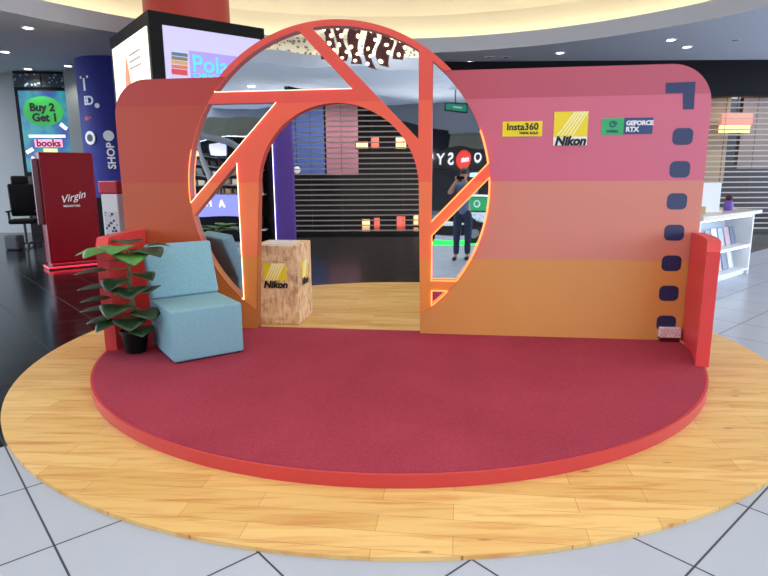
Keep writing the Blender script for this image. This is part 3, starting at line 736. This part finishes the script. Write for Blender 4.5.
# local x runs along the right-hand face, local y away along the left-hand face
HBX = ZT - ZB
MB().box(0, LR, 0, LL, 0, HBX).build('housing', 'black', lb)
x0_, z1_ = onface(162, 25); 
fr = MB().box(x0_, LR - .10, -.02, 0, .12, z1_).build('lit_face', mat('face_lavender', (186, 182, 222), .4, emit=.58), lb, label='lavender lit face with rainbow stripes')
for k, c in enumerate(((70, 110, 120), (120, 110, 90), (190, 150, 90), (200, 110, 80), (190, 60, 70))):
    xa, za = onface(171, 52 + k * 4.2); xb, zb_ = onface(187, 54.5 + k * 4.3 + (2 if k == 4 else 0))
    MB().box(xa, xb, -.03, -.02, za - (.09 if k == 4 else .055), za).build('stripe', mat('stripe_%d' % k, c, .5, emit=.5), fr)
neon = mat('neon_cyan', (70, 170, 255), .4, emit=1.3); halo = mat('neon_violet', (150, 135, 240), .4, emit=.68)
xa, za = onface(191, 64)
text('lettering', 'Polaroid', .40, neon, fr, T((xa, -.03, za)), .02, .004, ax='LEFT', sx=1.0)
xb, zb_ = onface(192, 75.5)
text('lettering', 'ORIGINALS', .11, neon, fr, T((xb, -.03, zb_)), .02, .002, ax='LEFT', sx=1.8)
MB().box(xa - .03, LR - .12, -.024, -.02, zb_ - .08, za + .22).build('neon_halo', halo, fr)  # glow round the neon letters put in as a flat violet sheet
lf = MB().box(-.02, 0, .10, LL - .20, .12, HBX - .24).build('lit_face', mat('face_white', (252, 246, 226), .4, emit=1.05), lb, label='white lit face with an orange cone picture')
MB().prism([(-.2, -.45), (.2, -.45), (.16, .1), (.0, .5), (-.16, .1)], -.012, 0, T((-.02, LL * .55, HBX * .42)) @ RZ(-pi / 2)).build('cone_picture', mat('cone_orange', (226, 150, 110), .5, emit=.6), lf)
for k in range(3): MB().box(-.03, -.02, LL * .2, LL * .48, HBX * .68 - k * .12, HBX * .70 - k * .12).build('caption_line', mat('caption_grey_%d' % k, (190, 180, 170), .5, emit=.4), lf)
ccx = ct + crd * 1.1 + cld * 1.15
rcx = at(187, 10, ccx.y)
rc = thing('red_column', 'round red column rising above the black light box', 'column', (rcx.x, ccx.y, 0))
MB().lathe([(.80, 0), (.80, ZB - .005)], 40).build('lower_shaft', 'red_col', rc, True)
MB().lathe([(.80, ZT + .005), (.80, HC + 1.85)], 40).build('upper_shaft', 'red_col', rc, True)

# purple tower and black shelf seen through the doorway
p0 = at(274, 180, 13.2); p1 = at(291, 180, 13.2)
pt = thing('panel_tower', 'tall purple panel with a white light line behind the doorway', 'display tower', (p0.x, 13.2, 0), radians(2))
MB().box(.0, p1.x - p0.x + .04, 0, .3, 0, 3.2).build('panel', 'purple', pt)
MB().box(-.05, .0, -.03, .05, 0, 3.2).build('light_line', 'led_white', pt, label='white light line')
p0 = at(274, 180, 12.3)
sh = thing('display_shelf', 'black display shelf unit with white boards, seen at the left of the doorway', 'shelf', (p0.x - .07, 12.25, 0), 0)
MB().box(-1.5, 0, .3, .35, 0, 2.4).build('back_panel', 'black', sh)
MB().box(-.05, 0, 0, .3, 0, 2.4).build('side_panel', 'black', sh)
zs = [at(262, v, 12.1).z for v in (238, 230, 194, 169, 145)]
for z in zs[1:]: MB().box(-1.5, -.14, -.02, .3, z - .03, z).build('shelf_board', 'white', sh)
cols = {'black': mat('pack_black', (26, 26, 34), .4), 'white': mat('pack_white', (206, 206, 214), .4), 'maroon': mat('pack_maroon', (96, 30, 44), .4)}
k = 0
for z in zs[1:4]:
    for x, cn, hh in ((-.44, 'maroon' if k % 2 else 'white', .34), (-.27, 'black' if k != 1 else 'white', .26)):
        row = ('lowest', 'middle', 'highest')[zs[1:4].index(z)]
        t = MB().rbox(-.075, .075, 0, .16, 0, hh, .008, 1, T((p0.x - .07 + x, 12.32, z + .001))).build('product_box', cols[cn])
        tag(t, '%s product box on the %s white board of the dark shelf%s' % (cn, row, ' by its open end' if x == -.27 else ', further in'), 'box', 'boxes on the dark display shelf')
    k += 1

# ------------------------------------------------------------------ white magazine counter at right
r0 = Vector((4.35, 7.95, 0)); ang = atan2(.656, .755); RL = 2.2
rk = thing('magazine_counter', 'white lit magazine counter with a marble top on the pale floor', 'counter', r0, ang)
MB().rbox(-.06, RL + .16, -.06, .66, .98, 1.04, .008, 2).build('countertop', mat('counter_top', (190, 184, 176), .35, noise=.06, nscale=10), rk)
MB().box(0, RL, .40, .6, 0, .98).build('back_panel', mat('counter_lit', (214, 228, 236), .4), rk)
for x in (0, RL - .05): MB().box(x, x + .05, 0, .4, 0, .98).build('side_panel', 'white', rk)
for z in (.10, .50): MB().box(.05, RL - .05, 0, .4, z - .03, z).build('shelf_board', 'white', rk)
MB().box(.05, RL - .05, .05, .4, 0, .07).build('kickboard', 'white', rk)
for z in (.955, .46): MB().box(.08, RL - .08, .02, .04, z - .008, z + .008).build('light_line', mat('counter_led', (225, 240, 255), .4, emit=5), rk)
magc = [mat('mag_%d' % i, c, .4) for i, c in enumerate(((150, 166, 190), (220, 226, 232), (110, 122, 146), (182, 150, 162)))]
words = ['blue-grey', 'pale', 'slate', 'mauve']
for zi, z in enumerate((.10, .50)):
    for i in range(8):
        c = (i * 3 + zi) % 4
        Mx = T(r0) @ RZ(ang) @ T((.16 + i * .25, .16, z + .002)) @ Matrix.Rotation(radians(-14), 4, 'X')
        o = MB().rbox(-.1, .1, 0, .012, 0, .29, .003, 1, Mx).build('magazine', magc[c])
        tag(o, '%s magazine, number %s from the far end on the %s board of the white counter' % (words[c], ('eight', 'seven', 'six', 'five', 'four', 'three', 'two', 'one')[i], 'lower' if zi == 0 else 'upper'), 'magazine', 'magazines on the white counter')
Mx = T(r0) @ RZ(ang)
p = Mx @ Vector((1.15, .3, 1.041))
sg = thing('sign_holder', 'upright white acrylic sign holder on the magazine counter', 'sign holder', p, ang - .5)
MB().box(-.16, .16, 0, .012, .02, .44).build('card', 'acrylic', sg); MB().box(-.17, .17, -.05, .06, 0, .02).build('foot', 'white', sg)
p = Mx @ Vector((1.75, .25, 1.041))
tg = thing('toy_figure', 'small purple toy on the counter beside the sign holder', 'toy', p, ang)
MB().lathe([(.06, 0), (.075, .06), (.05, .14), (.03, .16)], 16).build('body', 'purple', tg, True); MB().ball((0, 0, .2), .055).build('head', 'maroon', tg, True)
p = Mx @ Vector((.7, .35, 1.041)); tag(MB().rbox(-.12, .12, -.08, .08, 0, .1, .01, 2, T(p)).build('tan_carton', mat('carton_tan', (190, 164, 110), .6)), 'low tan carton on the near end of the magazine counter', 'carton')

# ------------------------------------------------------------------ what the mirrors show, behind the camera
# photographer holding up a phone
ph = MB().rbox(-.08, .08, -.022, -.012, -.04, .04, .006, 2, T((0, 0, H - .0))).build('phone', 'black')
tag(ph, 'black phone held up by the photographer in the mirror', 'phone')
PX, PY = .03, -.43
pe = thing('person', 'person in grey-blue shirt and dark jeans holding up a phone, reflected in the right-hand mirror', 'person', (PX, PY, 0))
def skin(name, chains, m, parent, sub=2):
    vs, es, rs, idx = [], [], [], {}
    for ch in chains:
        last = None
        for p in ch:
            k = tuple(round(x, 4) for x in p[:3])
            if k not in idx: idx[k] = len(vs); vs.append(k); rs.append(p[3:])
            i = idx[k]
            if last is not None and last != i: es.append((last, i))
            last = i
    me = bpy.data.meshes.new(name); me.from_pydata(vs, es, [])
    o = bpy.data.objects.new(name, me); COL.objects.link(o); o.parent = parent
    o.modifiers.new('skin', 'SKIN')
    for sv, r in zip(me.skin_vertices[0].data, rs): sv.radius = (r[0], r[1] if len(r) > 1 else r[0])
    me.skin_vertices[0].data[0].use_root = True
    o.modifiers['skin'].use_smooth_shade = True
    md = o.modifiers.new('sub', 'SUBSURF'); md.levels = sub; md.render_levels = sub
    me.materials.append(MT[m]); return o
lw = (-.105, .335, 1.545); rw = (.055, .335, 1.555)
body = [[(0, 0, .96, .13, .11), (0, 0, 1.12, .125, .10), (0, 0, 1.30, .15, .105), (0, -.005, 1.42, .14, .10), (0, 0, 1.50, .06, .06), (0, .02, 1.57, .055, .06), (0, .03, 1.66, .082, .10), (0, .025, 1.735, .07, .085)],
        [(0, -.005, 1.42, .14, .10), (-.17, 0, 1.43, .065), (-.27, .10, 1.25, .046), (-.20, .23, 1.40, .038), (*lw, .03)],
        [(0, -.005, 1.42, .14, .10), (.17, 0, 1.43, .065), (.26, .10, 1.24, .046), (.17, .25, 1.39, .038), (*rw, .03)]]
for sx in (-1, 1):
    body.append([(0, 0, .96, .13, .11), (sx * .1, 0, .86, .098), (sx * .115, .02, .50, .062), (sx * .125, -.01, .12, .042), (sx * .14, .05, .05, .04), (sx * .15, .15, .04, .036)])
for w, sx in ((lw, -1), (rw, 1)):                 # hands: palm and five fingers closed on the phone's edge
    px = -.03 + sx * .085
    palm = (px - (-sx) * .0 + sx * .004, .385, 1.585)
    body.append([(*w, .03), (*palm, .024)])
    for k in range(4):
        z = 1.565 + .022 * k; ln = (.05, .058, .055, .044)[3 - k]
        body.append([(*palm, .024), (px + sx * .012, .398, z, .009), (px + sx * .004, .410, z + .004, .008), (px - sx * ln * .5, .413 - .012, z + .006, .007)])
    body.append([(*palm, .024), (px + sx * .0, .385, 1.565, .010), (px - sx * .03, .392, 1.572, .009)])
pb = skin('body', body, 'skin', pe)
skin('shirt', [[(0, 0, .83, .155, .13), (0, 0, .92, .16, .135), (0, 0, 1.12, .142, .118), (0, 0, 1.30, .165, .12), (0, -.005, 1.43, .15, .11), (0, 0, 1.485, .072, .072)],
               [(0, -.005, 1.43, .15, .11), (-.175, 0, 1.435, .08), (-.255, .08, 1.285, .064)], [(0, -.005, 1.43, .15, .11), (.175, 0, 1.435, .08), (.245, .085, 1.278, .064)]], 'shirt', pe)
skin('jeans', [[(0, 0, 1.0, .145, .12), (0, 0, .93, .15, .125), (-.1, 0, .84, .112), (-.115, .02, .50, .08), (-.125, -.01, .10, .066)], [(0, 0, .93, .15, .125), (.1, 0, .84, .112), (.115, .02, .50, .08), (.125, -.01, .10, .066)]], 'jeans', pe)
for sx in (-1, 1): MB().rbox(-.045, .045, -.07, .20, 0, .085, .03, 3, T((sx * .135, 0, 0))).build('shoe', 'shoe', pe, True)
hb = MB(); hb.ball((0, .012, 1.735), (.088, .112, .085)); hb.ball((0, -.03, 1.68), (.086, .085, .09)); hb.build('hair', 'hair', pe, True)
fb = MB(); fb.ball((0, .135, 1.655), (.014, .02, .022)); fb.build('nose', 'skin', pe, True)
for sx in (-1, 1):
    MB().ball((sx * .033, .118, 1.68), (.013, .008, .008)).build('eye', 'ink', pe, True)
    MB().ball((sx * .088, .02, 1.665), (.01, .02, .03)).build('ear', 'skin', pe, True)
MB().ball((0, .122, 1.612), (.026, .008, .007)).build('mouth', mat('lips', (150, 84, 76), .5), pe, True)

RR = pi - A                                            # things across the hall face the stage
def rear(u, v, Y): return V(u, v, Y)
def rbox_struct(name, u0, u1, z0, z1, Y, m, th=.3):
    a = V(u0, 200, Y); b = V(u1, 200, Y); p = (a + b) / 2; w = (a - b).length / 2
    return struct(MB().box(-w, w, 0, th, z0, z1, T((p.x, p.y, 0)) @ RZ(RR)).build(name, m))
rbox_struct('trim_6', 60, 560, 3.35, HC, 25.6, 'grey')
rbox_struct('trim_7', 432, 520, 2.75, 3.42, 25.2, 'olive')
rbox_struct('trim_8', 426, 520, 2.35, 2.78, 25.3, 'black')
rbox_struct('wall_shopfront', 60, 560, 0, 3.4, 28.0, 'shop_dark')
# black bulkhead across the ceiling edge
pa, pb_ = V(285, 86, 18), V(446, 131, 25)
mb = MB()
for p, z1 in ((pa, at(285, 86, 18).z), (pb_, at(446, 131, 25).z)):
    pass
d_ = (pb_ - pa); L_ = hypot(d_.x, d_.y)
mb.prism([(0, 2.7), (L_, 2.7), (L_, at(446, 131, 25).z), (0, at(285, 86, 18).z)], -.1, .1, T((pa.x, pa.y, 0)) @ RZ(atan2(d_.y, d_.x)))
struct(mb.build('trim_9', 'black'))
# letter sign of the shop across the hall
ps = V(458, 158, 24.6)
sg = thing('shop_name_sign', 'dark shop sign with white letters and a red badge, reflected in the right-hand mirror', 'sign', ps, RR)
MB().box(-1.5, 1.5, .0, .12, -.36, .42).build('board', mat('sign_board', (30, 22, 22), .5), sg)
for sx in (-1.4, 1.4): MB().box(sx - .05, sx + .05, .02, .1, -ps.z, -.36).build('post', 'dark', sg)
white_l = mat('letter_white', (240, 236, 230), .5, emit=.9)
for ch, u in (('Y', 441), ('S', 451), ('O', 478)):
    dx = -(u - 458) / F * 25.2
    # local x runs the other way round, the mirror turns it back
    text('letter', ch, .55, white_l, sg, T((-(u - 458) / F * 25 * -1 * -1, -.02, .02)), .03, .01)
bd = MB().lathe([(.001, 0), (.3, 0), (.3, .04), (.001, .04)], 28, T((-.20, -.0, .0)) @ Matrix.Rotation(pi / 2, 4, 'X')).build('badge', mat('badge_red', (220, 60, 50), .5, emit=.8), sg)
text('lettering', 'me', .24, white_l, bd, T((-.24, -.06, .0)), .02, .01)
# lamp spot above the person
t = thing('shop_spot_lamp', 'small pale cyan lamp panel under the dark shop sign in the mirror', 'lamp', V(475, 172, 24), RR)
MB().rbox(-.18, .18, 0, .1, -.1, .1, .02, 2).build('lens', mat('lamp_cyan', (190, 236, 236), .4, emit=.9), t); MB().box(-.02, .02, .03, .07, -V(475, 172, 24).z, -.1).build('post', 'dark', t)
# green counter
pc = V(482, 206, 16.5)
gc = thing('green_counter', 'small shop counter with a bright green front panel, reflected at the right of the mirror', 'counter', (pc.x, pc.y, 0), RR)
MB().box(-.5, .5, .02, .5, 0, pc.z + .16).build('body', 'dark', gc)
gf = MB().box(-.5, .5, 0, .02, pc.z - .14, pc.z + .14).build('front_panel', mat('counter_green', (40, 150, 90), .5, emit=.35), gc)
MB().tube([(.12 + .06 * cos(k * pi / 8), -.005, pc.z + .06 * sin(k * pi / 8)) for k in range(16)], .014, 6, True).build('letter', 'white', gf)
MB().box(-.1, .36, -.008, .02, .12, pc.z - .18).build('poster', speckle_mat('poster_print', (214, 222, 232), (96, 120, 150), 16, .25), gc)
MB().box(-.54, .54, -.04, .54, pc.z + .16, pc.z + .2).build('countertop', 'white', gc)
# ride-on car with green underglow
pr0 = V(452, 243, 14.0)
rd = thing('ride_on_car', 'dark ride-on car with a white side flash and green glow beneath, reflected in the mirror', 'ride-on car', (pr0.x, pr0.y, 0), RR)
MB().prism([(-.85, .16), (-.9, .40), (-.6, .52), (-.3, .78), (.15, .80), (.42, .54), (.86, .44), (.9, .18)], 0, .6).build('body', mat('ride_body', (22, 24, 30), .25), rd, True)
MB().ball((.1, -.005, .44), (.42, .02, .06)).build('side_flash', 'white', rd, True)
for x in (-.55, .55):
    w_ = MB().lathe([(.06, -.06), (.17, -.06), (.19, -.03), (.19, .05), (.06, .05)], 24, T((x, 0, .2)) @ Matrix.Rotation(pi / 2, 4, 'X')).build('wheel', 'ink', rd, True)
    MB().lathe([(.001, .05), (.10, .052), (.10, .06), (.001, .064)], 20, T((x, 0, .2)) @ Matrix.Rotation(pi / 2, 4, 'X')).build('hubcap', 'grey', w_, True)
MB().box(-.95, 1.0, -.12, .66, .0, .012).build('glow_mat', mat('glow_green', (40, 240, 90), .5, emit=1.6), rd)
# game counter with lavender lit sign, and the shop behind it
pc = V(216, 205, 15.2); zt_, zb_ = at(216, 195, 15.2).z, at(216, 217, 15.2).z
gc = thing('game_counter', 'dark shop counter with a lavender lit sign band, reflected in the left mirror', 'counter', (pc.x, pc.y, 0), RR)
MB().box(-1.3, 1.3, .02, .7, 0, zt_).build('body', 'black', gc)
sb_ = MB().box(-1.3, 1.3, -.02, .02, zb_, zt_).build('sign_band', mat('band_lavender', (150, 150, 226), .5, emit=.62), gc)
for i, (ch, x) in enumerate((('A', -.10), ('P', .30), ('N', .46), ('R', .64))):
    text('letter', ch, .26, white_l, sb_, T((x - .1, -.03, (zt_ + zb_) / 2 + .03)), .02, .012)
pw = V(214, 175, 19)
ws = thing('wall_shelving', 'tall dark shelving full of small colourful goods, reflected in the left mirror', 'shelving', (pw.x, pw.y, 0), RR)
z0 = 1.1; z1 = at(214, 156, 19).z
MB().box(-1.6, 1.6, .3, .36, 0, z1 + .1).build('back_panel', 'shop_dark', ws)
zz = [z0 + i * (z1 - z0) / 4 for i in range(5)]
for z in zz: MB().box(-1.6, 1.6, 0, .3, z - .03, z).build('shelf_board', 'grey', ws)
for x in (-1.62, 1.58): MB().box(x, x + .04, 0, .36, 0, z1 + .1).build('side_panel', 'dark', ws)
gcol = [('tan', (170, 130, 96)), ('grey', (120, 122, 126)), ('maroon', (106, 44, 40)), ('cream', (214, 200, 176)), ('charcoal', (44, 44, 48)), ('brown', (112, 78, 56))]
gm = [mat('goods_' + n, c, .5) for n, c in gcol]
protos = {}
for r_i, z in enumerate(zz[:4]):
    for i in range(13):
        k = random.randrange(6); n = gcol[k][0]
        M_ = T((pw.x, pw.y, 0)) @ RZ(RR) @ Vector((-1.46 + i * .243, .06, z + .002))
        if n not in protos:
            o = MB().rbox(-.09, .09, 0, .18, 0, .16, .01, 1).build('goods_box', gm[k]); o.rotation_euler = (0, 0, RR); protos[n] = o
            tag(o, 'small %s box among the reflected shelves of colourful goods' % n, 'box', '%s boxes on the reflected shelves' % n)
        else: o = protos[n].copy(); COL.objects.link(o)
        o.location = M_
# grey arch frame, cream light band and small screen
fr = thing('shop_arch', 'grey curved shop entrance frame, reflected in the left mirror', 'entrance frame', (pw.x, pw.y, 0), RR)
iv = (T((pw.x, pw.y, 0)) @ RZ(RR)).inverted()
def lp(u, v, Y=18.3): return iv @ V(u, v, Y)
MB().tube([lp(180, 112), lp(192, 122), lp(205, 134), lp(222, 142), lp(244, 148), lp(278, 153)], .08, 8).build('arch_beam', 'grey', fr, True)
b_ = lp(212, 190); MB().tube([lp(192, 124), lp(199, 140), lp(205, 160), lp(209, 180), (b_.x, b_.y, .0)], .08, 8).build('post', 'grey', fr, True)
p = V(220, 149, 18.6); t = thing('wall_screen', 'small bright lavender screen above the reflected shelves', 'screen', p, RR)
MB().box(-.26, .26, 0, .05, -.2, .2).build('housing', 'black', t); MB().box(-.22, .22, -.01, 0, -.16, .16).build('screen', mat('screen_lav', (220, 215, 245), .4, emit=.9), t)
MB().box(-.03, .03, .02, .05, -p.z, -.2).build('post', 'dark', t)
rbox_struct('trim_10', 150, 300, at(214, 158, 19.6).z, at(214, 139, 19.6).z, 19.6, 'black')
rbox_struct('trim_11', 150, 300, at(214, 138, 19.8).z, 3.55, 19.8, 'olive')
p = V(190, 154, 18.8); t = thing('light_band', 'short cream lit band beside the reflected shelves', 'light', p, RR)
MB().box(-.45, .45, 0, .08, -.09, .09).build('lens', mat('band_cream', (250, 236, 190), .4, emit=1), t); MB().box(-.03, .03, .02, .06, -p.z, -.09).build('post', 'dark', t)
# green exit box and chandelier
p = V(455, 108, 21); ex = thing('exit_box', 'small green hanging exit sign box, reflected in the upper right mirror', 'sign', p, RR)
MB().box(-.42, .42, 0, .12, -.16, .16).build('housing', 'black', ex); ef = MB().box(-.38, .38, -.01, 0, -.12, .12).build('face', mat('exit_green', (24, 120, 84), .4, emit=.6), ex)
MB().box(-.2, .1, -.016, -.01, -.02, .02).build('arrow', 'white', ef); MB().box(-.02, .02, .04, .08, .16, HC - p.z).build('hanger', 'dark', ex)
pc = V(366, 44, 15.0)
chd = thing('chandelier', 'dark maroon ribbon chandelier dotted with small bulbs, reflected in the top mirror', 'chandelier', (pc.x, pc.y, pc.z), RR)
zdome = HC + 1.86 - pc.z
bulb_me = None
for k in range(6):
    mb = MB(); x0 = -.95 + k * .36; hgt = (.42, .55, .62, .55, .40, .30)[k]; top = .62
    poly = []; n = 12
    wv = lambda t: .07 * sin(t * 7 + k * 1.3)
    L1 = [(x0 + wv(i / n), top - (top + hgt) * i / n) for i in range(n + 1)]
    R1 = [(x0 + .24 + wv(i / n + .15), top - (top + hgt * .95) * i / n) for i in range(n + 1)]
    y = -.15 + .12 * (k % 3)
    rb = mb.prism(L1 + R1[::-1], y, y + .05).build('ribbon', 'maroon', chd)
    for j in range(6):
        px_, pz_ = L1[1 + j * 2]
        if bulb_me is None:
            bo = MB().ball((0, 0, 0), .045, sub=2).build('bulb', 'bulb', rb, True); bulb_me = bo
        else: bo = bulb_me.copy(); COL.objects.link(bo); bo.parent = rb
        bo.location = (px_ + .02 + .12 * (j % 2), y - .05, pz_)
MB().box(-1.05, 1.35, -.25, .25, .60, .66).build('frame', 'dark', chd)
for x in (-.6, .8): MB().tube([(x, 0, .66), (x, 0, zdome)], .012, 6).build('rod', 'dark', chd)

# ------------------------------------------------------------------ added unseen fill spots over stage and hall, world, view
for i, (x, y) in enumerate(((-3.2, 4.2), (0, 2.2), (3.2, 4.2), (-2.2, 8.6), (2.6, 8.6), (0, 5.2), (-4, 0), (4, 0), (0, -3), (3, -5.5), (-3, -5.5), (-7, -8), (7, -8), (0, -10), (-9, -3))):
    ld = bpy.data.lights.new('fill_spot', 'SPOT'); ld.energy = 90 if i < 8 else 650; ld.spot_size = radians(130); ld.spot_blend = .8; ld.shadow_soft_size = .45 if i < 8 else .03; ld.color = (1, .95, .88)
    lo = bpy.data.objects.new('fill_spot', ld); COL.objects.link(lo); lo.location = (x, y, HC + 1.8 if i < 11 else HC - .15)
for x, y in ((-7, -9.5), (-2.5, -11), (2.5, -11), (7, -9.5)):  # unseen uplights added to brighten the ceiling behind the camera
    ld = bpy.data.lights.new('ceiling_fill_uplight', 'SPOT'); ld.energy = 130; ld.spot_size = radians(165); ld.spot_blend = 1; ld.shadow_soft_size = .02; ld.color = (1, .97, .92)
    lo = bpy.data.objects.new('ceiling_fill_uplight', ld); COL.objects.link(lo); lo.location = (x, y, 2.4); lo.rotation_euler = (radians(180 - 25), 0, 0)
w = bpy.data.worlds.new('world'); SC.world = w; w.use_nodes = True
w.node_tree.nodes['Background'].inputs[0].default_value = (.70, .79, .96, 1); w.node_tree.nodes['Background'].inputs[1].default_value = 5.6
SC.view_settings.view_transform = 'Standard'; SC.view_settings.look = 'None'; SC.view_settings.gamma = 1; SC.view_settings.exposure = 0
SC.view_settings.use_curve_mapping = False
SC.cycles.max_bounces = 8; SC.cycles.glossy_bounces = 5; SC.cycles.sample_clamp_indirect = 6; SC.cycles.use_denoising = True
